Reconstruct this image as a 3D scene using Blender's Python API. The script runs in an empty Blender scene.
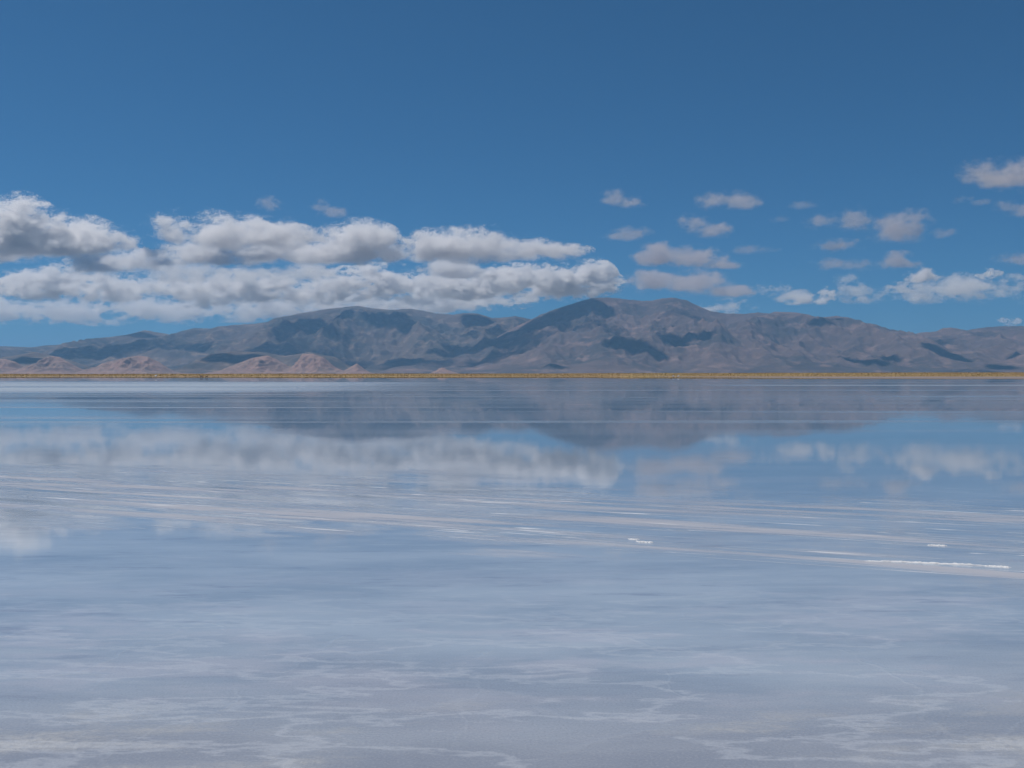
import bpy, bmesh, math, random
import numpy as np
from mathutils import Vector, noise as mn

sc = bpy.context.scene
COL = sc.collection
random.seed(7)
rng = np.random.default_rng(11)

F = 1000.0          # focal length in pixels of the 1024 px wide frame
HZ = 374.0          # row of the horizon
CAMZ = 1.7

def X(px, d): return (px - 512.0) / F * d
def Z(py, d): return CAMZ + (HZ - py) / F * d

# ------------------------------------------------------------------ helpers
def link(o, parent=None):
    COL.objects.link(o)
    if parent is not None:
        o.parent = parent
    return o

def mesh_obj(name, verts, faces, mat=None, parent=None, smooth=True):
    me = bpy.data.meshes.new(name)
    me.from_pydata(verts, [], faces)
    me.update()
    if smooth:
        me.polygons.foreach_set('use_smooth', [True] * len(me.polygons))
    if mat: me.materials.append(mat)
    return link(bpy.data.objects.new(name, me), parent)

def grid_obj(name, P, mat):
    """P: (rows, cols, 3) array -> smooth quad sheet"""
    r, c, _ = P.shape
    idx = np.arange(r * c).reshape(r, c)
    f = np.stack([idx[:-1, :-1], idx[:-1, 1:], idx[1:, 1:], idx[1:, :-1]], -1).reshape(-1, 4)
    me = bpy.data.meshes.new(name)
    me.vertices.add(r * c); me.vertices.foreach_set('co', P.reshape(-1))
    me.loops.add(f.size); me.loops.foreach_set('vertex_index', f.reshape(-1).astype(np.int32))
    me.polygons.add(len(f)); me.polygons.foreach_set('loop_start', np.arange(0, f.size, 4, dtype=np.int32))
    me.update(calc_edges=True); me.validate()
    me.polygons.foreach_set('use_smooth', np.ones(len(f), dtype=bool))
    me.materials.append(mat)
    return link(bpy.data.objects.new(name, me))

def structure(o): o['kind'] = 'structure'; return o
def stuff(o, label, cat):
    o['kind'] = 'stuff'; o['label'] = label; o['category'] = cat; return o
def thing(o, label, cat, group=None):
    o['label'] = label; o['category'] = cat
    if group: o['group'] = group
    return o

class NT:
    """tiny node-tree writer"""
    def __init__(s, name):
        s.m = bpy.data.materials.new(name); s.m.use_nodes = True
        s.t = s.m.node_tree; s.t.nodes.clear()
        s.out = s.t.nodes.new('ShaderNodeOutputMaterial')
    def n(s, typ, **kw):
        nd = s.t.nodes.new(typ)
        for k, v in kw.items(): setattr(nd, k, v)
        return nd
    def put(s, sock, v):
        if hasattr(v, 'is_linked') or isinstance(v, bpy.types.NodeSocket): s.t.links.new(v, sock)
        elif v is not None: sock.default_value = v
    def math(s, op, a, b=None, c=None, clamp=False):
        nd = s.n('ShaderNodeMath', operation=op, use_clamp=clamp)
        for i, v in enumerate((a, b, c)):
            if v is not None: s.put(nd.inputs[i], v)
        return nd.outputs[0]
    def vmath(s, op, a, b=None, out=0, scale=None):
        nd = s.n('ShaderNodeVectorMath', operation=op)
        s.put(nd.inputs[0], a)
        if b is not None: s.put(nd.inputs[1], b)
        if scale is not None: s.put(nd.inputs['Scale'], scale)
        return nd.outputs[out]
    def ramp(s, v, a, b, lo=0.0, hi=1.0, smooth=True):
        nd = s.n('ShaderNodeMapRange', interpolation_type='SMOOTHSTEP' if smooth else 'LINEAR')
        s.put(nd.inputs['Value'], v)
        nd.inputs['From Min'].default_value = a; nd.inputs['From Max'].default_value = b
        nd.inputs['To Min'].default_value = lo; nd.inputs['To Max'].default_value = hi
        return nd.outputs[0]
    def noise(s, vec, scale, detail=4, rough=.55, dist=0.0, dims='3D', kind=None):
        nd = s.n('ShaderNodeTexNoise', noise_dimensions=dims)
        if kind: nd.noise_type = kind
        s.put(nd.inputs['Vector'], vec); nd.inputs['Scale'].default_value = scale
        nd.inputs['Detail'].default_value = detail; nd.inputs['Roughness'].default_value = rough
        nd.inputs['Distortion'].default_value = dist
        return nd.outputs[0]
    def mapping(s, vec, scale=(1, 1, 1), loc=(0, 0, 0), rotz=0.0):
        nd = s.n('ShaderNodeMapping'); s.put(nd.inputs['Vector'], vec)
        nd.inputs['Scale'].default_value = scale; nd.inputs['Location'].default_value = loc
        nd.inputs['Rotation'].default_value = (0, 0, rotz)
        return nd.outputs[0]
    def mix(s, f, a, b):
        nd = s.n('ShaderNodeMix', data_type='RGBA')
        s.put(nd.inputs[0], f)
        for i, v in ((6, a), (7, b)):
            if isinstance(v, tuple): nd.inputs[i].default_value = (*v, 1) if len(v) == 3 else v
            else: s.put(nd.inputs[i], v)
        return nd.outputs[2]
    def fmix(s, f, a, b):
        nd = s.n('ShaderNodeMix', data_type='FLOAT')
        s.put(nd.inputs[0], f); s.put(nd.inputs[2], a); s.put(nd.inputs[3], b)
        return nd.outputs[0]
    def pos(s): return s.n('ShaderNodeNewGeometry').outputs['Position']
    def xyz(s, v):
        nd = s.n('ShaderNodeSeparateXYZ'); s.put(nd.inputs[0], v); return nd.outputs
    def bsdf(s, **kw):
        nd = s.n('ShaderNodeBsdfPrincipled')
        for k, v in kw.items():
            sk = nd.inputs[k.replace('_', ' ')]
            if isinstance(v, tuple) and len(v) == 3: v = (*v, 1)
            s.put(sk, v)
        s.t.links.new(nd.outputs[0], s.out.inputs['Surface'])
        return nd

# ------------------------------------------------------------------ world + sun
SUN_EL = math.radians(64)
SX, SY = -0.90, 0.30               # horizontal direction towards the sun: high, from the left
_l = math.hypot(SX, SY); SX /= _l; SY /= _l
TO_SUN = Vector((SX * math.cos(SUN_EL), SY * math.cos(SUN_EL), math.sin(SUN_EL)))
w = bpy.data.worlds.new('World'); sc.world = w; w.use_nodes = True
wt = w.node_tree; wt.nodes.clear()
sky = wt.nodes.new('ShaderNodeTexSky'); sky.sky_type = 'NISHITA'; sky.sun_disc = False
sky.sun_elevation = SUN_EL; sky.sun_rotation = math.atan2(SX, SY)
sky.altitude = 9000; sky.air_density = 2.2; sky.dust_density = 0.0; sky.ozone_density = 10.0
bg = wt.nodes.new('ShaderNodeBackground'); bg.inputs['Strength'].default_value = 0.056
wo = wt.nodes.new('ShaderNodeOutputWorld')
tint = wt.nodes.new('ShaderNodeVectorMath'); tint.operation = 'MULTIPLY'; tint.inputs[1].default_value = (.56, 1.04, 1.04)
wt.links.new(sky.outputs[0], tint.inputs[0]); wt.links.new(tint.outputs[0], bg.inputs[0]); wt.links.new(bg.outputs[0], wo.inputs[0])

sl = bpy.data.lights.new('sun', 'SUN'); sl.energy = 4.2; sl.angle = math.radians(.53); sl.color = (1, .95, .88)
so = link(bpy.data.objects.new('sun', sl)); so.rotation_euler = TO_SUN.to_track_quat('Z', 'Y').to_euler()
so.location = (0, -50, 300)

# ------------------------------------------------------------------ camera
cam = bpy.data.cameras.new('camera'); cam.sensor_width = 36; cam.lens = 36 * F / 1024
cam.clip_start = .1; cam.clip_end = 300000
co = link(bpy.data.objects.new('camera', cam)); co.location = (0, 0, CAMZ)
co.rotation_euler = (math.radians(90) - math.atan((384 - HZ) / F), 0, 0)
sc.camera = co

# ------------------------------------------------------------------ wet salt flat
def salt_material():
    t = NT('wet_salt')
    p = t.pos(); x, y, z = t.xyz(p)
    wob = t.noise(t.mapping(p, (.25, .5, 1)), 1.0, 4)                       # broad wobble of all zone edges
    yw = t.math('MULTIPLY_ADD', t.math('SUBTRACT', wob, .5), t.math('MULTIPLY', y, .5), y)
    pr = t.mapping(p, (1, 1, 1), rotz=.39)                                   # x runs along the drift
    # --- exposed, crusty salt: the slanting drift of streaks at 9..17 m
    q = t.math('MULTIPLY_ADD', x, .40, yw)                                  # across the drift
    drift = t.math('MULTIPLY', t.ramp(q, 9.4, 10.4), t.ramp(q, 16.5, 12.5))
    st = t.noise(t.mapping(pr, (.22, 2.6, 1)), 1.0, 8, .66)
    st_big = t.noise(t.mapping(pr, (.10, .8, 1), loc=(5, 8, 0)), 1.0, 3, .5)
    streak = t.math('MULTIPLY', t.ramp(st, .42, .60), t.ramp(st_big, .40, .56, .25, 1))
    crust = t.math('MULTIPLY', drift, streak)
    # thin bright threads lying along the drift
    th = t.noise(t.mapping(pr, (.10, 2.6, 1), loc=(2, 1, 0)), 1.0, 3, .5)
    thr = t.ramp(t.math('ABSOLUTE', t.math('SUBTRACT', th, .52)), .010, .001)
    brk = t.ramp(t.noise(t.mapping(pr, (.9, 5.0, 1)), 1.0, 6, .65), .40, .60)
    thr = t.math('MULTIPLY', t.math('MULTIPLY', thr, brk), t.ramp(drift, 0, .6))
    # far pale wet band (90..190 m) and patchy rippled zones
    sideL = t.ramp(x, -2, -42, .12, 1)
    band = t.math('MULTIPLY', t.math('MULTIPLY', t.ramp(y, 78, 110), t.ramp(y, 235, 180)), sideL)
    fs = t.noise(t.mapping(p, (.0045, .055, 1), loc=(3, 1, 0)), 1.0, 5, .6)
    band = t.math('MULTIPLY', band, t.ramp(fs, .30, .52))
    line = t.math('MULTIPLY', t.ramp(t.math('ABSOLUTE', t.math('SUBTRACT', y, 152)), 5, 2), t.ramp(x, 20, 45))
    band = t.math('MAXIMUM', band, t.math('MULTIPLY', line, .9))
    fl1 = t.ramp(t.noise(t.mapping(p, (.0035, .06, 1), loc=(1, 7, 0)), 1.0, 5, .65), .47, .60)
    fl2 = t.ramp(t.noise(t.mapping(p, (.010, .30, 1), loc=(8, 2, 0)), 1.0, 5, .65), .48, .62)
    fl = t.math('ADD', t.math('MULTIPLY', fl1, t.ramp(y, 60, 110, 0, .40)), t.math('MULTIPLY', fl2, t.math('MULTIPLY', t.ramp(y, 24, 40, 0, .34), t.ramp(y, 110, 75))))
    band = t.math('MAXIMUM', band, t.math('MULTIPLY', fl, t.ramp(y, 380, 260)))
    rp = t.noise(t.mapping(p, (.012, .16, 1), loc=(7, 3, 0)), 1.0, 6, .65)
    ripple = t.math('MULTIPLY', t.ramp(rp, .41, .60), t.math('MULTIPLY', t.ramp(y, 17, 26), t.ramp(y, 100, 85)))
    rp3 = t.noise(t.mapping(p, (.02, .9, 1), loc=(1, 5, 0)), 1.0, 5, .7)
    ripple = t.math('MAXIMUM', ripple, t.math('MULTIPLY', t.ramp(rp3, .50, .64), t.math('MULTIPLY', t.ramp(y, 15, 22), t.ramp(y, 70, 45))))
    rp2 = t.noise(t.mapping(p, (.10, 1.1, 1), loc=(2, 9, 0)), 1.0, 6, .65)
    ripple2 = t.math('MULTIPLY', t.ramp(rp2, .46, .64), t.math('MULTIPLY', t.ramp(y, 12, 15), t.ramp(y, 30, 22)))
    ripple = t.math('MAXIMUM', ripple, ripple2)
    # near zone: water thins out to damp salt
    near = t.ramp(yw, 10, 4.6)
    damp = t.ramp(yw, 6.6, 4.0)
    wisp = t.ramp(t.math('ABSOLUTE', t.math('SUBTRACT', t.noise(t.mapping(p, (.5, 1.6, 1), loc=(9, 4, 0)), 1.0, 6, .62), .5)), .03, .0)
    em = t.noise(t.mapping(p, (.5, 1.3, 1), loc=(1.3, .4, 0)), 1.0, 6, .6)
    patch = t.math('MULTIPLY', t.ramp(em, .50, .60), t.ramp(yw, 5.4, 4.7))
    # polygons of salt: pale meandering ridges
    nz = t.n('ShaderNodeTexNoise'); t.put(nz.inputs['Vector'], p); nz.inputs['Scale'].default_value = 1.6; nz.inputs['Detail'].default_value = 4
    wv = t.vmath('ADD', p, t.vmath('SCALE', t.vmath('SUBTRACT', nz.outputs[1], (.5, .5, .5)), scale=.75))
    vo = t.n('ShaderNodeTexVoronoi', feature='DISTANCE_TO_EDGE'); t.put(vo.inputs['Vector'], t.mapping(wv, (1, .8, 0))); vo.inputs['Scale'].default_value = .95
    lbrk = t.ramp(t.noise(p, 1.3, 5), .34, .60)
    poly = t.math('MULTIPLY', t.ramp(vo.outputs[0], .022, .0), lbrk)
    poly = t.math('MULTIPLY', poly, t.ramp(y, 9, 5.5))
    # ---- colours of the salt itself
    mot = t.noise(t.mapping(p, (.35, 1.0, 1)), 1.0, 7, .6)
    fine = t.noise(p, 22, 6, .7)
    c = t.mix(t.ramp(mot, .3, .7), (.225, .285, .365), (.325, .385, .46))
    st2 = t.noise(t.mapping(p, (.9, 4.2, 1), loc=(4, 2, 0), rotz=.10), 1.0, 7, .68)
    c = t.mix(t.ramp(st2, .52, .72, 0, .55), c, (.40, .45, .50))
    mt = t.noise(t.mapping(p, (.55, 1.5, 1), loc=(6, 6, 0)), 1.0, 8, .70)
    c = t.mix(t.math('MULTIPLY', t.ramp(mt, .46, .62), near), c, (.37, .40, .47))
    c = t.mix(t.ramp(st2, .46, .30, 0, .60), c, (.17, .21, .29))
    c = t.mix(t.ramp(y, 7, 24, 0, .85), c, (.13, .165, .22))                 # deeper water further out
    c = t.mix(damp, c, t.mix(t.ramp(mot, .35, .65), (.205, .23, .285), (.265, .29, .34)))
    c = t.mix(t.math('MULTIPLY', patch, t.ramp(fine, .3, .6, .1, .9)), c, (.325, .34, .365))
    c = t.mix(t.math('MULTIPLY', t.math('MULTIPLY', wisp, near), .28), c, (.52, .55, .60))                      # faint soft crust lines
    gr = t.noise(p, 75, 4, .75)
    c = t.mix(t.math('MULTIPLY', t.ramp(gr, .50, .70), t.ramp(yw, 7.5, 4.5, 0, .30)), c, (.46, .46, .47))
    c = t.mix(t.math('MULTIPLY', t.ramp(gr, .50, .32), t.ramp(yw, 7.5, 4.5, 0, .35)), c, (.15, .15, .18))
    c = t.mix(t.math('MULTIPLY', poly, .06), c, (.55, .58, .62))
    c = t.mix(t.math('MULTIPLY', crust, .75), c, (.40, .39, .42))
    c = t.mix(t.math('MULTIPLY', ripple, .22), c, (.36, .37, .42))
    c = t.mix(t.math('MULTIPLY', thr, .8), c, (.66, .67, .70))
    c = t.mix(t.math('MULTIPLY', band, .6), c, (.44, .50, .56))
    # ---- gloss
    r = t.ramp(mot, .3, .7, .006, .014)
    r = t.fmix(near, r, .07)
    r = t.fmix(damp, r, .30)
    r = t.fmix(t.math('MULTIPLY', patch, .8), r, .55)
    r = t.fmix(t.math('MULTIPLY', crust, .9), r, .5)
    r = t.fmix(thr, r, .6)
    r = t.fmix(t.math('MULTIPLY', band, .9), r, .45)
    r = t.fmix(t.math('MULTIPLY', ripple, .45), r, .10)
    # ---- relief: fine wind wrinkles on the film of water, grain on the damp salt
    b1 = t.noise(t.mapping(p, (1.5, 5, 1)), 1.0, 5, .6)
    b2 = t.noise(t.mapping(p, (12, 26, 1)), 1.0, 4, .6)
    h = t.math('ADD', t.math('MULTIPLY', b1, t.ramp(y, 60, 10, 0, .0008)), t.math('MULTIPLY', b2, t.ramp(y, 12, 4, 0, .0008)))
    h = t.math('ADD', h, t.math('MULTIPLY', t.math('MULTIPLY', fine, t.math('MAXIMUM', patch, t.math('MULTIPLY', crust, .5))), .01))
    h = t.math('ADD', h, t.math('MULTIPLY', poly, .002))
    h = t.math('ADD', h, t.math('MULTIPLY', thr, .01))
    bp = t.n('ShaderNodeBump'); bp.inputs['Strength'].default_value = .55; bp.inputs['Distance'].default_value = 1
    t.put(bp.inputs['Height'], h)
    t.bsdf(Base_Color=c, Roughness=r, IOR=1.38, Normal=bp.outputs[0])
    return t.m

xs = np.concatenate([-np.geomspace(2500, 30, 30), np.linspace(-28, 28, 29), np.geomspace(30, 2500, 30)])
ys = np.concatenate([[-600, -100, -20], np.linspace(0, 30, 31), np.geomspace(33, 900, 40)])
P = np.zeros((len(ys), len(xs), 3)); P[..., 0] = xs[None]; P[..., 1] = ys[:, None]
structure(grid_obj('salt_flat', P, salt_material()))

# ------------------------------------------------------------------ plain that carries everything, out to the horizon
t = NT('plain_soil')
p = t.pos()
c = t.mix(t.ramp(t.noise(p, .0006, 6), .35, .65), (.20, .15, .09), (.26, .22, .13))
t.bsdf(Base_Color=c, Roughness=.95)
R = 90000
structure(mesh_obj('ground', [(-R, -R, -.6), (R, -R, -.6), (R, R, -.6), (-R, R, -.6)], [(0, 1, 2, 3)], t.m))

# ------------------------------------------------------------------ shore: mud apron and the rise the grass grows on
def shore_edge(x):
    px = 512 + x / .55
    base = np.interp(px, [-900, 0, 300, 560, 640, 700, 760, 1024, 2000], [600, 610, 630, 700, 700, 560, 400, 350, 340])
    return base + 9 * np.sin(x * .031) + 5 * np.sin(x * .083 + 1)
GX = np.linspace(-1500, 1500, 601)
tv = np.concatenate([np.linspace(0, 1, 26)])
P = np.zeros((64, len(GX), 3))
def land_h(x, y):
    e = shore_edge(x)
    g0 = np.maximum(e + 8, 640.0)
    rise = np.clip((y - g0) / 330, 0, 1)
    top = np.interp(512 + x / .9, [0, 450, 1024], [1.5, 1.9, 3.0])
    h = .03 + .10 * np.clip((y - e) / 60, 0, 1) + top * rise ** .8
    hum = .55 * np.exp(-((x - 92) / 13) ** 2 - ((y - 800) / 40) ** 2)
    und = .16 * np.sin(x * .017 + .4) * np.sin(y * .013) + .10 * np.sin(x * .051 + y * .02)
    return h + hum + und * rise
for j in range(64):
    s = j / 63
    yy = shore_edge(GX) - 2 + (1400 - shore_edge(GX)) * s ** 1.6
    P[j, :, 0] = GX; P[j, :, 1] = yy; P[j, :, 2] = land_h(GX, yy) - (0.12 if j == 0 else 0)
t = NT('shore_earth')
p = t.pos(); x, y, z = t.xyz(p)
yn = t.math('MULTIPLY_ADD', t.math('SUBTRACT', t.noise(t.mapping(p, (.01, .03, 1)), 1, 4), .5), 80, y)
mud = t.mix(t.ramp(t.noise(t.mapping(p, (.02, .1, 1)), 1, 5), .35, .65), (.16, .125, .115), (.24, .20, .19))
sod = t.mix(t.ramp(t.noise(t.mapping(p, (.012, .05, 1)), 1, 5), .35, .65), (.24, .145, .065), (.27, .20, .065))
t.bsdf(Base_Color=t.mix(t.ramp(yn, 610, 640), mud, sod), Roughness=.9)
structure(grid_obj('shore', P, t.m))

# grass: tens of thousands of tussocks, one object
t = NT('dry_grass')
p = t.pos()
a = t.noise(t.mapping(p, (.010, .02, 1)), 1, 4)
c = t.mix(t.ramp(a, .40, .60), (.27, .155, .055), (.29, .225, .06))
c = t.mix(t.ramp(t.noise(t.mapping(p, (.02, .02, 1), loc=(9, 9, 0)), 1, 3), .58, .7), c, (.22, .24, .06))
t.bsdf(Base_Color=c, Roughness=.8)
NTU = 36000
gx = rng.uniform(-800, 800, NTU)
g0 = np.maximum(shore_edge(gx) + 6, 632)
gy = g0 + (1010 - g0) * rng.uniform(0, 1, NTU) ** 1.1
gz = land_h(gx, gy)
V = np.zeros((NTU, 7, 3, 3))
for b in range(7):
    ang = rng.uniform(0, 2 * np.pi, NTU); ln = rng.uniform(.10, .38, NTU); hh = rng.uniform(.18, .42, NTU)
    wd = rng.uniform(.06, .13, NTU)
    ca, sa = np.cos(ang), np.sin(ang)
    V[:, b, 0] = np.stack([gx - sa * wd + ca * .05, gy + ca * wd + sa * .05, gz - .03], 1)
    V[:, b, 1] = np.stack([gx + sa * wd + ca * .05, gy - ca * wd + sa * .05, gz - .03], 1)
    V[:, b, 2] = np.stack([gx + ca * ln, gy + sa * ln, gz + hh], 1)
nv = NTU * 21
me = bpy.data.meshes.new('grass')
me.vertices.add(nv); me.vertices.foreach_set('co', V.reshape(-1))
me.loops.add(nv); me.loops.foreach_set('vertex_index', np.arange(nv, dtype=np.int32))
me.polygons.add(nv // 3); me.polygons.foreach_set('loop_start', np.arange(0, nv, 3, dtype=np.int32))
me.update(calc_edges=True); me.materials.append(t.m)
stuff(link(bpy.data.objects.new('grass', me)), 'strip of yellow and rusty dry grass along the far shore', 'grass')

# ------------------------------------------------------------------ mountains
def rock_material(name, dark, mid, light, scale, slope_tint=None):
    t = NT(name)
    p = t.pos(); g = t.n('ShaderNodeNewGeometry')
    x, y, z = t.xyz(p)
    nx, ny, nzv = t.xyz(g.outputs['Normal'])
    a = t.noise(p, scale, 6, .6)
    b = t.noise(t.mapping(p, (1, 1, 2), loc=(500, 900, 0)), scale * 3.1, 6, .65)
    c = t.mix(t.ramp(a, .38, .62), dark, mid)
    c = t.mix(t.math('MULTIPLY', t.ramp(b, .50, .68), .75), c, light)
    sp = t.noise(p, scale * 14, 4, .7)
    c = t.mix(t.math('MULTIPLY', t.ramp(sp, .5, .7), .25), c, dark)
    t.bsdf(Base_Color=c, Roughness=.95, Specular_IOR_Level=.2)
    return t.m

def make_range(name, sky_pts, D0, Dfront, mat, seed, spur_w, amp, x0, x1, cols=900, rows=150, back=1500, power=1.15, foot=None, rough=1.0):
    px = np.linspace(x0, x1, cols)
    S = np.interp(px, [a for a, b in sky_pts], [b for a, b in sky_pts])
    k = np.ones(3) / 3
    S = np.convolve(np.pad(S, 1, mode='edge'), k, 'valid')
    Hs = (HZ - S) / F * D0 + CAMZ
    Xr = (px - 512) / F * D0
    P = np.zeros((rows + 12, cols, 3))
    ts = np.linspace(0, 1, rows)
    off = Vector((seed * 17.3, seed * 5.1, seed * 3.7))
    for j, tt in enumerate(ts):
        D = Dfront + (D0 - Dfront) * tt
        env = math.sin(math.pi * min(1, tt * 1.02)) ** .7 if tt < .98 else 0
        for i in range(cols):
            Xw = Xr[i]
            wx = mn.noise(Vector((Xw / 2600, D / 2600, seed))) * 700
            v = Vector(((Xw + wx + (D0 - D) * .12) / spur_w, D / (spur_w * 2.4), 0)) + off
            r1 = 1 - abs(mn.noise(v)) * 2.2
            v2 = Vector(((Xw - wx * .5) / (spur_w * .37), D / (spur_w * .7), 4)) + off
            r2 = 1 - abs(mn.noise(v2)) * 2.2
            v3 = Vector((Xw / (spur_w * .13), D / (spur_w * .2), 9)) + off
            r3 = 1 - abs(mn.noise(v3)) * 2
            v4 = Vector((Xw / (spur_w * .05), D / (spur_w * .06), 9)) + off
            n = (r1 - .45) * 1.0 + (r2 - .45) * .42 * rough + (r3 - .5) * .17 * rough + mn.noise(v4) * .10 * rough
            base = tt ** power
            h = Hs[i] * (base + amp * env * n * (.35 + .65 * base))
            lim = Hs[i] * (D / D0) * (1 if tt < .97 else 1.01) * (.99 - .10 * (1 - tt))
            if h > lim: h = lim - (h - lim) * .15
            P[j, i] = (Xw, D, max(h, -.5 if tt < .02 else 1.0 + h * .02))
        if j == 0: P[j, :, 2] = -.8
    # little jaggedness along the crest
    for i in range(cols):
        P[rows - 1, i, 2] = Hs[i] + mn.noise(Vector((Xr[i] / 90, seed, 1))) * 7 + mn.noise(Vector((Xr[i] / 35, seed, 3))) * 3
    for j in range(12):
        s = (j + 1) / 12
        P[rows + j, :, 0] = Xr; P[rows + j, :, 1] = D0 + back * s
        P[rows + j, :, 2] = Hs * (1 - s ** 1.0) - .8 * s
    return structure(grid_obj(name, P, mat))

m_main = rock_material('brown_rock', (.056, .048, .048), (.13, .090, .080), (.25, .165, .14), .0009)
m_far = rock_material('scrub_rock', (.050, .046, .043), (.115, .086, .072), (.25, .18, .135), .0011)
m_red = rock_material('red_rock', (.20, .14, .12), (.28, .175, .145), (.36, .235, .195), .0035)

skyA = [(-260, 352), (-120, 338), (-40, 344), (0, 346), (33, 347.4), (44, 345.5), (63, 344.6), (82, 342), (109, 338), (131, 334), (145, 330),
        (159, 332.6), (171, 334.5), (186, 330), (194, 328), (219, 329), (232, 325), (256, 323.6), (272, 321), (297, 314),
        (327, 309), (357, 305.8), (374, 308.5), (393, 310), (409, 308.5), (423, 310.7), (436, 313.5), (453, 314.6), (465, 313),
        (478, 313.5), (492, 318), (505, 317.5), (515, 316), (525, 318), (560, 326), (640, 340), (760, 352)]
skyB = [(395, 373), (408, 366), (420, 358), (431, 353), (455, 351), (480, 346), (500, 335), (515, 327), (528, 321), (540, 315), (550, 311), (565, 306),
        (578, 302), (590, 298.5), (602, 297.3), (615, 298), (627, 299.5), (643, 301), (654, 300.4), (662, 298.4), (673, 297.6), (687, 300.4),
        (698, 306), (709, 310.7), (725, 313.5), (744, 314), (756, 312.5), (768, 313.5), (775, 311.7), (797, 312.5), (816, 318), (825, 317),
        (838, 315.8), (847, 320.5), (870, 327), (886, 332.7), (905, 336), (921, 332.5), (936, 331.5), (943, 328), (951, 327.5), (966, 330.3),
        (984, 327.5), (1000, 326.3), (1024, 326), (1100, 322), (1180, 330), (1300, 345)]
make_range('mountains', skyA, 19300, 14300, m_far, 3, 1450, .38, -260, 700, cols=950, rows=170, rough=1.05)
make_range('mountain_range', skyB, 17300, 12600, m_main, 8, 1350, .39, 395, 1250, cols=950, rows=170, rough=1.05)
# dark middle hills in front of the left range
skyM = [(-260, 366), (-100, 350), (0, 358), (35, 352), (60, 357), (95, 368), (140, 372), (176, 371), (200, 363), (214, 354), (232, 351), (262, 352), (286, 356), (310, 352), (335, 357),
        (350, 366), (372, 372), (400, 373.6)]
make_range('hills', skyM, 12700, 10900, m_far, 13, 900, .30, -260, 400, cols=600, rows=80, back=900)
skyR = [(-300, 370), (-120, 361), (-20, 360), (5, 359), (16, 362), (26, 370), (36, 366), (52, 356), (60, 357.5), (72, 364), (84, 373.4), (90, 372), (105, 363), (122, 358.5), (136, 355.6),
        (150, 357), (162, 364), (174, 372.6), (205, 373.8), (222, 371), (235, 365), (252, 358), (268, 355.3), (278, 360), (290, 367.5), (296, 365), (302, 354), (312, 354),
        (324, 357), (336, 368), (344, 371), (357, 363.3), (364, 369), (372, 373.4), (430, 374), (442, 367.5), (452, 371.5), (462, 374.2), (480, 374.5)]
make_range('red_hills', skyR, 10600, 9900, m_red, 21, 170, .32, -300, 480, cols=1100, rows=70, back=500, power=1.0, rough=1.1)

# ------------------------------------------------------------------ haze over the plain
HT = 1470.0
bx = [(-60000, -20000), (60000, 62000)]
(x0, y0), (x1, y1) = bx
vs = [(x, y, z) for z in (-1.7, HT) for x, y in ((x0, y0), (x1, y0), (x1, y1), (x0, y1))]
fs = [(3, 2, 1, 0), (4, 5, 6, 7), (0, 1, 5, 4), (1, 2, 6, 5), (2, 3, 7, 6), (3, 0, 4, 7)]
t = NT('haze_air')
pv = t.n('ShaderNodeVolumePrincipled')
pv.inputs['Color'].default_value = (.26, .55, .94, 1); pv.inputs['Density'].default_value = 3.3e-5; pv.inputs['Anisotropy'].default_value = .2
t.t.links.new(pv.outputs[0], t.out.inputs['Volume'])
hz = mesh_obj('haze', vs, fs, t.m, smooth=False)
stuff(hz, 'thin blue haze between the viewer and the mountains', 'haze')

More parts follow.
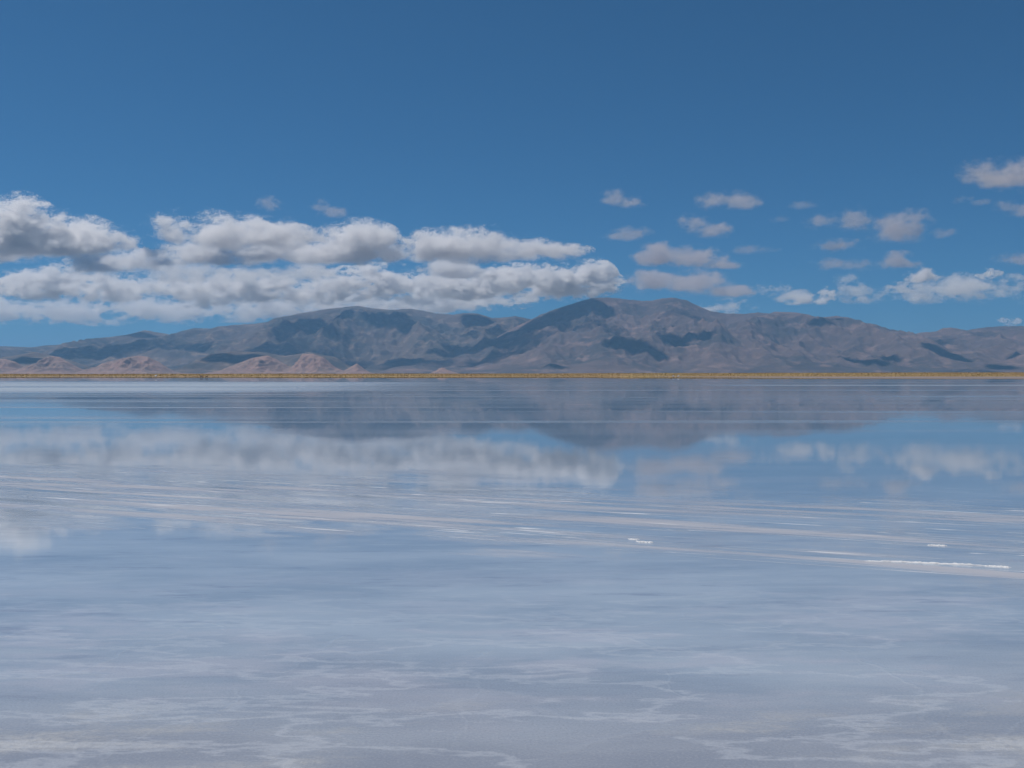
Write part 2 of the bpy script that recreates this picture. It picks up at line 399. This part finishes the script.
# ------------------------------------------------------------------ clouds
BK = 'cumulus clouds of the bank over the left mountains'
SM = 'small separate clouds in the open sky'
RB = 'clouds low over the right mountains'
CB = 1700.0     # height of the cloud bases above the flat
def cloud(label, lobes, base, dens=1.0, D=None, depth=1.0, nscale=1.0, group=None, noise_amp=1.0):
    """lobes: (px, py, rx, ry) in the unit of one thousandth of the distance; base: row of the flat base"""
    if D is None: D = (CB - CAMZ) * F / (HZ - base)
    small = group == SM
    if not small: noise_amp = 1.3 if D < 18000 else 1.65
    kx, kz = {BK: (1.30, 1.45), SM: (1.32, 1.5), RB: (1.2, 1.35)}[group]
    if not small:                                                   # turrets budding from the upper half
        sub = []
        for (px, py, rx, ry) in lobes:
            for _ in range(2):
                a_ = random.uniform(.15, .85) * math.pi; q_ = random.uniform(.34, .52)
                sub.append((px + math.cos(a_) * rx * .78, py - math.sin(a_) * ry * .62, max(rx * q_ * .8, ry * .55), ry * q_ * 1.25))
        lobes = list(lobes) + sub
    zb = Z(base, D)
    L = []
    for k, (px, py, rx, ry) in enumerate(lobes):
        sx = rx * kx / F * D; sz = ry * kz / F * D
        sy = max(.85 * sx * depth, sz * .9)
        sy = min(sy, 1500)
        L.append((X(px, D), D + ((k * 37) % 5 - 2) * .12 * sy, Z(py, D), sx, sy, sz))
    cx = sum(a[0] for a in L) / len(L)
    ctr = (cx, D, zb)
    bm = bmesh.new()
    for (lx, ly, lz, sx, sy, sz) in L:
        r = bmesh.ops.create_icosphere(bm, subdivisions=4, radius=1)
        for v in r['verts']:
            v.co = Vector((lx - ctr[0] + v.co.x * sx * 1.01, ly - D + v.co.y * sy * 1.01, max(lz - zb + v.co.z * sz * 1.01, -.06 * sz)))
    me = bpy.data.meshes.new('cloud'); bm.to_mesh(me); bm.free()
    o = link(bpy.data.objects.new('cloud', me)); o.location = ctr
    minr = min(min(a[3], a[5]) for a in L)
    md = o.modifiers.new('remesh', 'REMESH'); md.mode = 'VOXEL'
    ext = max(max(a[0] for a in L) - min(a[0] for a in L) + 2 * max(a[3] for a in L), 10)
    md.voxel_size = max(minr / 4, ext / 110)
    # density
    t = NT('cloud_vapour')
    oc = t.n('ShaderNodeTexCoord').outputs['Object']
    fs_ = 1.0 / (220 * nscale * (D / 15000) ** .6)
    off = (random.uniform(-50, 50), random.uniform(-50, 50), random.uniform(-50, 50))
    wn = t.n('ShaderNodeTexNoise'); t.put(wn.inputs['Vector'], t.mapping(oc, (fs_ * .35,) * 3, loc=off)); wn.inputs['Scale'].default_value = 1; wn.inputs['Detail'].default_value = 2
    best = None
    for (lx, ly, lz, sx, sy, sz) in L:
        dv = t.vmath('SUBTRACT', oc, (lx - ctr[0], ly - D, lz - zb))
        dv = t.vmath('MULTIPLY', dv, (1 / sx, 1 / sy, 1 / sz))
        d = t.vmath('LENGTH', dv, out=1)
        best = d if best is None else t.math('SMOOTH_MIN', best, d, .25)
    f = t.math('SUBTRACT', 1.0, best)                           # 1 centre .. 0 edge
    n1 = t.noise(t.mapping(oc, (fs_ * .8, fs_ * .8, fs_ * (1.25 if small else 1.5)), loc=off), 1.0, 6, .66)
    n2 = t.noise(t.mapping(oc, (fs_ * .22, fs_ * .22, fs_ * .5), loc=off), 1.0, 2, .5)
    n = t.math('ADD', t.math('MULTIPLY', t.math('SUBTRACT', n1, .52), 4.6 * noise_amp), t.math('MULTIPLY', t.math('SUBTRACT', n2, .5), 2.4 * noise_amp))
    vo = t.n('ShaderNodeTexVoronoi', feature='F1')
    t.put(vo.inputs['Vector'], t.vmath('ADD', t.mapping(oc, (fs_ * 1.5, fs_ * 1.5, fs_ * 1.9), loc=off), t.vmath('SCALE', wn.outputs[1], scale=1.3)))
    n = t.math('ADD', n, t.math('MULTIPLY', t.math('SUBTRACT', .48, vo.outputs['Distance']), .9 if small else 1.5))   # cauliflower heads
    g = t.math('ADD', t.math('MULTIPLY_ADD', f, 1.9, -.52 if small else (-.66 if D < 18000 else -.95)), n)
    edge = t.ramp(f, -.02, .10)
    body = t.math('ADD', t.ramp(g, .0, .8 if small else .38), t.ramp(g, -.5, .3, 0, .03))
    zo = t.math('MULTIPLY_ADD', t.math('SUBTRACT', n2, .5), .9 * max(a[5] for a in L), t.xyz(oc)[2])
    flat = t.ramp(zo, -5, max(60, .45 * max(a[5] for a in L)))
    de = t.math('MULTIPLY', t.math('MULTIPLY', body, edge), flat)
    de = t.math('MULTIPLY', de, (.0046 if small else .0115) * dens * (15000 / D) ** .4)
    pv = t.n('ShaderNodeVolumePrincipled')
    pv.inputs['Color'].default_value = (.82, .775, .785, 1) if small else (.995, .982, .98, 1); pv.inputs['Anisotropy'].default_value = .35
    t.put(pv.inputs['Density'], de)
    t.t.links.new(pv.outputs[0], t.out.inputs['Volume'])
    t.m.cycles.volume_step_rate = .35 if small else .4
    me.materials.append(t.m)
    thing(o, label, 'cloud', group)
    return o

# --- left bank, upper tier
cloud('big towering cumulus at the left edge, its white crown the highest of the bank',
      [(-35, 236, 48, 23), (22, 231, 30, 28), (62, 239, 42, 22), (98, 242, 34, 16), (-10, 242, 60, 17)], 258, 1.5, group=BK)
cloud('soft pale dome right below and right of the big towering cumulus', [(140, 264, 36, 15), (100, 266, 30, 9)], 275, 1.3, group=BK)
cloud('grey humped cloud right of the towering cumulus, above the pale dome', [(178, 236, 28, 20), (215, 234, 40, 20), (262, 236, 42, 16), (310, 238, 32, 8)], 250, 1.0, group=BK)
cloud('long pale cloud with a bright upper edge below the grey humped cloud', [(215, 254, 42, 12), (262, 253, 44, 15), (300, 258, 36, 10)], 267, 1.3, group=BK)
cloud('domed cloud in the middle of the upper row over the tallest left peak', [(360, 245, 38, 19), (325, 254, 30, 12), (395, 254, 26, 9)], 264, 1.15, group=BK)
cloud('broad wavy cloud with a small white cap, rightmost of the upper row', [(440, 248, 32, 15), (482, 247, 42, 17), (530, 251, 38, 11), (566, 252, 24, 6)], 262, 1.25, group=BK)
# --- left bank, lower tier
cloud('ragged cloud with two bright flecks under the towering cumulus at the left edge', [(20, 288, 42, 15), (62, 284, 40, 14), (98, 288, 38, 14)], 302, 1.5, group=BK)
cloud('flat grey cloud sheet lowest at the left edge above the far hills', [(10, 312, 60, 13), (80, 312, 60, 12), (150, 311, 60, 12)], 325, 0.7, D=33000, group=BK)
cloud('lumpy grey cloud in the lower row beneath the pale dome', [(130, 290, 34, 14), (172, 291, 38, 13), (208, 294, 30, 12)], 307, 1.5, group=BK)
cloud('bright topped cloud in the lower row beneath the long pale cloud', [(226, 288, 36, 14), (268, 289, 40, 13), (300, 294, 30, 12)], 305, 1.7, group=BK)
cloud('low grey cloud sheet resting behind the left ridge', [(210, 310, 60, 11), (270, 309, 60, 13), (330, 305, 50, 14)], 322, 0.8, D=33500, group=BK)
cloud('white lit cloud of ruffled tops just above the tallest left peak', [(345, 288, 38, 15), (385, 286, 38, 17), (420, 291, 34, 15)], 307, 1.9, group=BK)
cloud('small grey cloud lying in front of the lit row, under the wavy cloud', [(450, 270, 30, 8), (468, 272, 18, 6)], 278, 1.1, group=BK)
cloud('pale cloud left of the brightest one in the lower row', [(455, 290, 36, 15), (490, 286, 30, 14)], 304, 1.8, group=BK)
cloud('low flat cloud right behind the saddle between the two high peaks', [(440, 304, 50, 10), (400, 306, 50, 10), (490, 300, 40, 8)], 315, 1.1, D=34000, group=BK)
cloud('brightest white cloud, a sunlit knob at its right end, above the main peak',
      [(516, 284, 36, 15), (556, 286, 38, 17), (592, 277, 22, 15), (600, 288, 24, 12)], 301, 2.2, group=BK)
cloud('dim grey veil of cloud filling the gap beneath the grey humped cloud', [(95, 270, 40, 9), (180, 270, 50, 10), (250, 274, 50, 8), (310, 272, 36, 9)], 284, .35, D=20500, group=BK)
# --- small separate ones
cloud('small round brownish cloud left of its look-alike, high over the left bank', [(271, 206, 13, 7)], 213, .9, group=SM, nscale=.5)
cloud('small slanting brownish cloud right of the round one, high over the left bank', [(320, 208, 10, 8), (334, 213, 14, 5)], 219, .8, group=SM, nscale=.5)
cloud('small flat bottomed cloud, highest above the main peak', [(614, 200, 15, 8), (632, 203, 14, 5)], 208, 1.1, group=SM, nscale=.5)
cloud('dim grey cloud directly under the small flat bottomed cloud', [(630, 235, 20, 6), (615, 237, 14, 4)], 241, .8, group=SM, nscale=.5)
cloud('long thin grey cloud highest over the middle right, above the slanting one', [(715, 202, 20, 8), (740, 201, 20, 8)], 211, .9, group=SM, nscale=.5)
cloud('slanting oval cloud below the long thin grey cloud', [(692, 224, 16, 9), (712, 231, 18, 8)], 240, 1.1, group=SM, nscale=.5)
cloud('peaked white cloud just right of the main peak, upper of a stacked pair', [(655, 258, 22, 9), (695, 259, 28, 11), (722, 266, 22, 5), (655, 248, 14, 6)], 271, 1.5, group=SM, nscale=.8)
cloud('wide pale cloud under the peaked white one, lower of the stacked pair', [(650, 283, 28, 10), (690, 285, 38, 12), (722, 291, 30, 7)], 299, 1.3, D=21500, group=SM)
cloud('faint wisp alone in the blue high right of centre', [(802, 207, 15, 4)], 211, .45, group=SM, nscale=.5)
cloud('faint dash of cloud just below left of the high faint wisp', [(778, 220, 10, 4)], 224, .35, group=SM, nscale=.5)
cloud('thin smear of cloud at mid height right of the peaked white cloud', [(752, 251, 22, 4)], 255, .4, group=SM, nscale=.5)
cloud('white topped cloud, left one of the joined pair high on the right', [(822, 222, 20, 7), (853, 219, 18, 12)], 232, 1.0, group=SM, nscale=.6)
cloud('grey double humped cloud, right one of the joined pair high on the right', [(888, 226, 20, 12), (912, 226, 20, 14), (900, 234, 26, 9)], 244, 1.0, group=SM, nscale=.6)
cloud('dim scrap of cloud at the right tail of the double humped cloud', [(942, 235, 14, 5)], 240, .6, group=SM, nscale=.5)
cloud('flat brownish cloud directly under the left one of the joined pair', [(835, 247, 24, 6)], 253, .9, group=SM, nscale=.5)
cloud('dim grey streak of cloud below the flat brownish cloud', [(830, 265, 22, 5), (858, 266, 20, 6)], 272, .6, group=SM, nscale=.6)
cloud('small bright cloud just under the double humped cloud', [(895, 262, 17, 8), (908, 265, 14, 5)], 270, 1.4, group=SM, nscale=.6)
cloud('large white cloud highest at the right edge of the sky', [(978, 174, 22, 13), (1010, 176, 34, 14), (1050, 178, 34, 13)], 188, 1.3, D=8600, group=SM, nscale=.5)
cloud('small dim cloud below the large white one, near the right edge', [(962, 200, 12, 5), (978, 203, 12, 3)], 207, .6, group=SM, nscale=.5)
cloud('grey cloud cut by the right edge below the large white one', [(1003, 207, 14, 7), (1028, 212, 20, 9)], 220, .7, group=SM, nscale=.5)
cloud('flat grey cloud at mid height cut by the right edge', [(1012, 261, 24, 7)], 268, .8, group=SM, nscale=.5)
# --- low right
cloud('pale cloud peeping over the ridge right of the main peak', [(722, 309, 30, 9), (708, 311, 20, 6)], 321, 0.6, D=26000, group=RB)
cloud('faint grey bank of cloud left of the white block over the right ridge', [(766, 290, 24, 7), (790, 296, 24, 6)], 303, .35, D=23000, group=RB)
cloud('square white little cloud over the right ridge', [(824, 297, 13, 9), (800, 299, 18, 6)], 305, 1.6, D=23000, group=RB)
cloud('grey patchy cloud between the white block and the lens shaped cloud', [(852, 290, 22, 9), (870, 296, 30, 8), (846, 279, 14, 7)], 304, .4, D=22000, group=RB)
cloud('white lens shaped cloud with a clear rounded top, left end of the right bank', [(922, 277, 18, 8)], 284, 1.7, D=19000, group=RB, nscale=.6)
cloud('small pale cloud left under the white lens shaped cloud', [(899, 289, 18, 6)], 295, .9, D=20000, group=RB, nscale=.6)
cloud('wide ragged cloud bank low at the right edge', [(925, 295, 32, 10), (965, 290, 38, 14), (1005, 291, 38, 14), (1045, 290, 36, 16)], 306, .5, D=24000, group=RB)
cloud('bright white puff on top of the ragged bank at the right', [(986, 274, 13, 6)], 281, 1.8, D=22500, group=RB, nscale=.6)
cloud('tiny white cloud top showing behind the right end of the ridge', [(1003, 322, 14, 5)], 330, 1.6, D=34000, group=RB)

# ------------------------------------------------------------------ unseen cloud blobs added above the view to throw shadow patches on the mountains
from mathutils.bvhtree import BVHTree
trees = []
for nm in ('mountains', 'mountain_range', 'hills'):
    m_ = bpy.data.objects[nm].data
    trees.append(BVHTree.FromPolygons([v.co.copy() for v in m_.vertices], [tuple(q.vertices) for q in m_.polygons]))
def terrain_at(px, py):
    d = Vector((X(px, 1), 1, (HZ - py) / F)).normalized(); o = Vector((0, 0, CAMZ)); best = None
    for tr in trees:
        h = tr.ray_cast(o, d)
        if h[0] is not None and (best is None or h[3] < best[1]): best = (h[0], h[3])
    return best[0] if best else None
patches = [(440, 352, 13, 3), (460, 350, 16, 4), (480, 348, 16, 5), (500, 342, 17, 7), (520, 335, 18, 8), (535, 327, 16, 7), (555, 321, 17, 8), (575, 312, 16, 8), (592, 305, 13, 7), (606, 313, 9, 7),
           (610, 345, 7, 4), (622, 343, 12, 5), (640, 348, 14, 6), (655, 352, 12, 5), (675, 345, 12, 6), (690, 338, 12, 5), (705, 337, 9, 4), (555, 366, 12, 2),
           (822, 322, 14, 4), (835, 319, 8, 3), (852, 361, 8, 3), (872, 361, 12, 4), (890, 358, 8, 3), (945, 353, 14, 5), (1000, 367, 11, 3), (1015, 355, 10, 3),
           (65, 352, 22, 5), (100, 355, 25, 6), (130, 345, 22, 5), (140, 335, 18, 3), (200, 345, 14, 6), (225, 358, 22, 5), (250, 358, 20, 4), (265, 350, 16, 4), (285, 353, 18, 4),
           (290, 330, 14, 7), (310, 322, 14, 7), (340, 316, 16, 8), (330, 330, 10, 5), (385, 320, 20, 7), (402, 316, 10, 5), (475, 321, 14, 6), (487, 323, 8, 4), (30, 362, 14, 4)]
bm = bmesh.new(); HC = 8900.0
for (px, py, rx, ry) in patches:
    a, b, c_ = terrain_at(px, py), terrain_at(px, py - ry), terrain_at(px, py + ry)
    if a is None: continue
    yr = ry * 60
    if b is not None and c_ is not None: yr = min(max(abs(b.y - c_.y) / 2, ry * 30), ry * 95)
    q = a + TO_SUN * ((HC - a.z) / TO_SUN.z)
    res = bmesh.ops.create_icosphere(bm, subdivisions=3, radius=1)
    rr = rx / F * a.y * 1.1
    for v in res['verts']:
        k = 1 + .35 * mn.noise(v.co * 1.6 + Vector((px, py, 0)))
        v.co = Vector((q.x + v.co.x * rr * k, q.y + v.co.y * yr * k, q.z + v.co.z * 170))
t = NT('shadow_caster_vapour')
pv = t.n('ShaderNodeVolumePrincipled'); pv.inputs['Density'].default_value = .022; pv.inputs['Color'].default_value = (.99, .99, .99, 1)
t.t.links.new(pv.outputs[0], t.out.inputs['Volume'])
me = bpy.data.meshes.new('shadow_caster_clouds'); bm.to_mesh(me); bm.free(); me.materials.append(t.m)
o = structure(link(bpy.data.objects.new('shadow_caster_clouds', me)))
md = o.modifiers.new('remesh', 'REMESH'); md.mode = 'VOXEL'; md.voxel_size = 60

# ------------------------------------------------------------------ raised white salt
t = NT('dry_salt')
p = t.pos()
t.bsdf(Base_Color=t.mix(t.ramp(t.noise(p, 14, 5), .3, .7), (.52, .52, .54), (.72, .72, .73)), Roughness=.85)
m_dry = t.m
def salt_ridge(pts, wid, hgt, label):
    """pts on the flat (x, y); low uneven crest"""
    n = 70; ns = 9
    P = np.zeros((n, ns, 3))
    pts = np.array(pts, float); u = np.linspace(0, len(pts) - 1, n)
    cx = np.interp(u, range(len(pts)), pts[:, 0]); cy = np.interp(u, range(len(pts)), pts[:, 1])
    for i in range(n):
        s = i / (n - 1)
        wv = wid * (math.sin(math.pi * s) ** .5 + .02) * (.55 + .9 * abs(mn.noise(Vector((i * .23, cx[0], 2)))))
        jy = mn.noise(Vector((i * .12, cx[0] * 3, 5))) * wid * .9
        for k in range(ns):
            a = k / (ns - 1) * 2 - 1
            hh = hgt * (1 - a * a) * (.5 + abs(mn.noise(Vector((i * .4, k * .6, 7)))) * 1.3) * math.sin(math.pi * min(max(s, .02), .98)) ** .4
            P[i, k] = (cx[i], cy[i] + jy + a * wv, -.004 if k in (0, ns - 1) else hh)
    o = grid_obj('salt_ridge', P, m_dry)
    return thing(o, label, 'salt ridge', 'raised ridges of dry salt on the wet flat')
def gp(px, py): d = CAMZ * F / (py - HZ); return (X(px, d), d)
salt_ridge([gp(864, 561.5), gp(900, 562.5), gp(945, 564.5), gp(992, 566.5)], .026, .014, 'long bright white streak of raised salt at the right, nearest the viewer')
salt_ridge([gp(985, 566.5), gp(1000, 567.3), gp(1012, 568)], .03, .012, 'short white salt fleck at the right end of the long bright streak')
salt_ridge([gp(928, 545.5), gp(938, 546), gp(948, 546.2)], .03, .012, 'short white salt fleck at the right, just above the long bright streak')
salt_ridge([gp(636, 542), gp(646, 542.6), gp(654, 543)], .028, .012, 'small white salt fleck just right of the middle, below the streaked drift')
salt_ridge([gp(628, 539.5), gp(634, 539.8), gp(640, 540)], .02, .010, 'tiniest white salt fleck, left of the small one near the middle')

# ------------------------------------------------------------------ animals at the far shore
def skin_body(name, joints, edges, radii, mat, parent, sub=2):
    me = bpy.data.meshes.new(name); me.from_pydata(joints, edges, []); me.update()
    o = link(bpy.data.objects.new(name, me), parent)
    me.materials.append(mat)
    o.modifiers.new('skin', 'SKIN'); me.skin_vertices.new() if hasattr(me, 'skin_vertices') and not me.skin_vertices else None
    sv = me.skin_vertices[0].data
    for i, r in enumerate(radii):
        sv[i].radius = (r, r)
    sv[0].use_root = True
    s = o.modifiers.new('sub', 'SUBSURF'); s.levels = sub; s.render_levels = sub
    return o
def plain(name, col, rough=.7):
    t = NT(name); p = t.n('ShaderNodeTexCoord').outputs['Object']
    t.bsdf(Base_Color=t.mix(t.ramp(t.noise(p, 9, 4), .35, .65), col, tuple(min(1, v * 1.25) for v in col)), Roughness=rough)
    return t.m
m_white = plain('white_plumage', (.74, .72, .72)); m_leg = plain('leg_skin', (.35, .22, .2))
m_fleece = plain('brown_fleece', (.075, .045, .04)); m_bill = plain('bill_horn', (.05, .04, .04))

def bird(loc, rz, s, label):
    r = link(bpy.data.objects.new('wading_bird', None)); r.location = loc; r.rotation_euler = (0, 0, rz); r.scale = (s, s, s)
    thing(r, label, 'bird', 'white birds in the shallows at the far shore')
    J = [(0, 0, .72), (.16, 0, .76), (.30, 0, .74), (-.16, 0, .70), (-.34, 0, .64), (-.48, 0, .60),
         (.38, 0, .86), (.36, 0, 1.02), (.42, 0, 1.14), (.50, 0, 1.14)]
    E = [(0, 1), (1, 2), (0, 3), (3, 4), (4, 5), (2, 6), (6, 7), (7, 8), (8, 9)]
    skin_body('body', J, E, [.19, .18, .09, .17, .10, .03, .045, .04, .055, .035], m_white, r)
    skin_body('bill', [(.52, 0, 1.13), (.60, 0, 1.09), (.63, 0, 1.02)], [(0, 1), (1, 2)], [.025, .02, .008], m_bill, r, 1)
    for sgn in (-1, 1):
        skin_body('wing', [(.16, .15 * sgn, .78), (-.10, .19 * sgn, .76), (-.36, .12 * sgn, .66), (-.52, .05 * sgn, .60)],
                  [(0, 1), (1, 2), (2, 3)], [.05, .075, .05, .015], m_white, r, 1)
        skin_body('leg', [(0, .07 * sgn, .60), (-.03, .07 * sgn, .30), (.02, .07 * sgn, .01), (.10, .07 * sgn, -.005)],
                  [(0, 1), (1, 2), (2, 3)], [.03, .016, .014, .014], m_leg, r, 1)
    return r
d1 = 435
bird((X(156, d1), d1, 0), 1.0, 1.3, 'lone white bird standing in the shallows at the far left shore')
bird((X(673.4, 480), 480, 0), math.pi, 1.1, 'left one of the two white birds standing together right of the middle')
bird((X(678.3, 484), 484, 0), .1, 1.05, 'right one of the two white birds standing together right of the middle')

def grazer(loc, rz, s, label):
    r = link(bpy.data.objects.new('grazing_animal', None)); r.location = loc; r.rotation_euler = (0, 0, rz); r.scale = (s, s, s)
    thing(r, label, 'animal', 'dark animals at the far shore')
    J = [(0, 0, .80), (.28, 0, .82), (.44, 0, .90), (-.26, 0, .82), (-.42, 0, .78), (.56, 0, 1.10), (.62, 0, 1.32), (.68, 0, 1.42), (.84, 0, 1.37),
         (.34, .12, .58), (.33, .12, .30), (.34, .12, .02), (.34, -.12, .58), (.36, -.12, .30), (.37, -.12, .02),
         (-.36, .12, .60), (-.46, .12, .33), (-.43, .12, .02), (-.36, -.12, .60), (-.42, -.12, .33), (-.38, -.12, .02),
         (-.52, 0, .72), (-.56, 0, .60)]
    E = [(0, 1), (1, 2), (0, 3), (3, 4), (2, 5), (5, 6), (6, 7), (7, 8), (1, 9), (9, 10), (10, 11), (1, 12), (12, 13), (13, 14),
         (3, 15), (15, 16), (16, 17), (3, 18), (18, 19), (19, 20), (4, 21), (21, 22)]
    Rr = [.20, .21, .16, .20, .14, .085, .075, .09, .045, .085, .045, .035, .085, .045, .035, .10, .045, .035, .10, .045, .035, .05, .03]
    skin_body('body', J, E, Rr, m_fleece, r)
    for sgn in (-1, 1):
        skin_body('ear', [(.66, .04 * sgn, 1.48), (.65, .06 * sgn, 1.60)], [(0, 1)], [.025, .008], m_fleece, r, 1)
    return r
grazer((X(201.3, 440), 440, 0), math.pi * .95, 1.0, 'larger dark brown animal, left one of a pair at the far left shore')
grazer((X(206.6, 446), 446, 0), .4, .85, 'smaller dark brown animal, right one of a pair at the far left shore')

# ------------------------------------------------------------------ render settings
sc.view_settings.view_transform = 'Standard'; sc.view_settings.look = 'None'
sc.view_settings.exposure = 0.0; sc.view_settings.gamma = 1
cy = sc.cycles
cy.max_bounces = 16; cy.volume_bounces = 7; cy.diffuse_bounces = 3; cy.glossy_bounces = 3; cy.transparent_max_bounces = 32
cy.volume_step_rate = 1.0; cy.volume_max_steps = 256
cy.use_denoising = True
cy.use_adaptive_sampling = True; cy.adaptive_threshold = .02
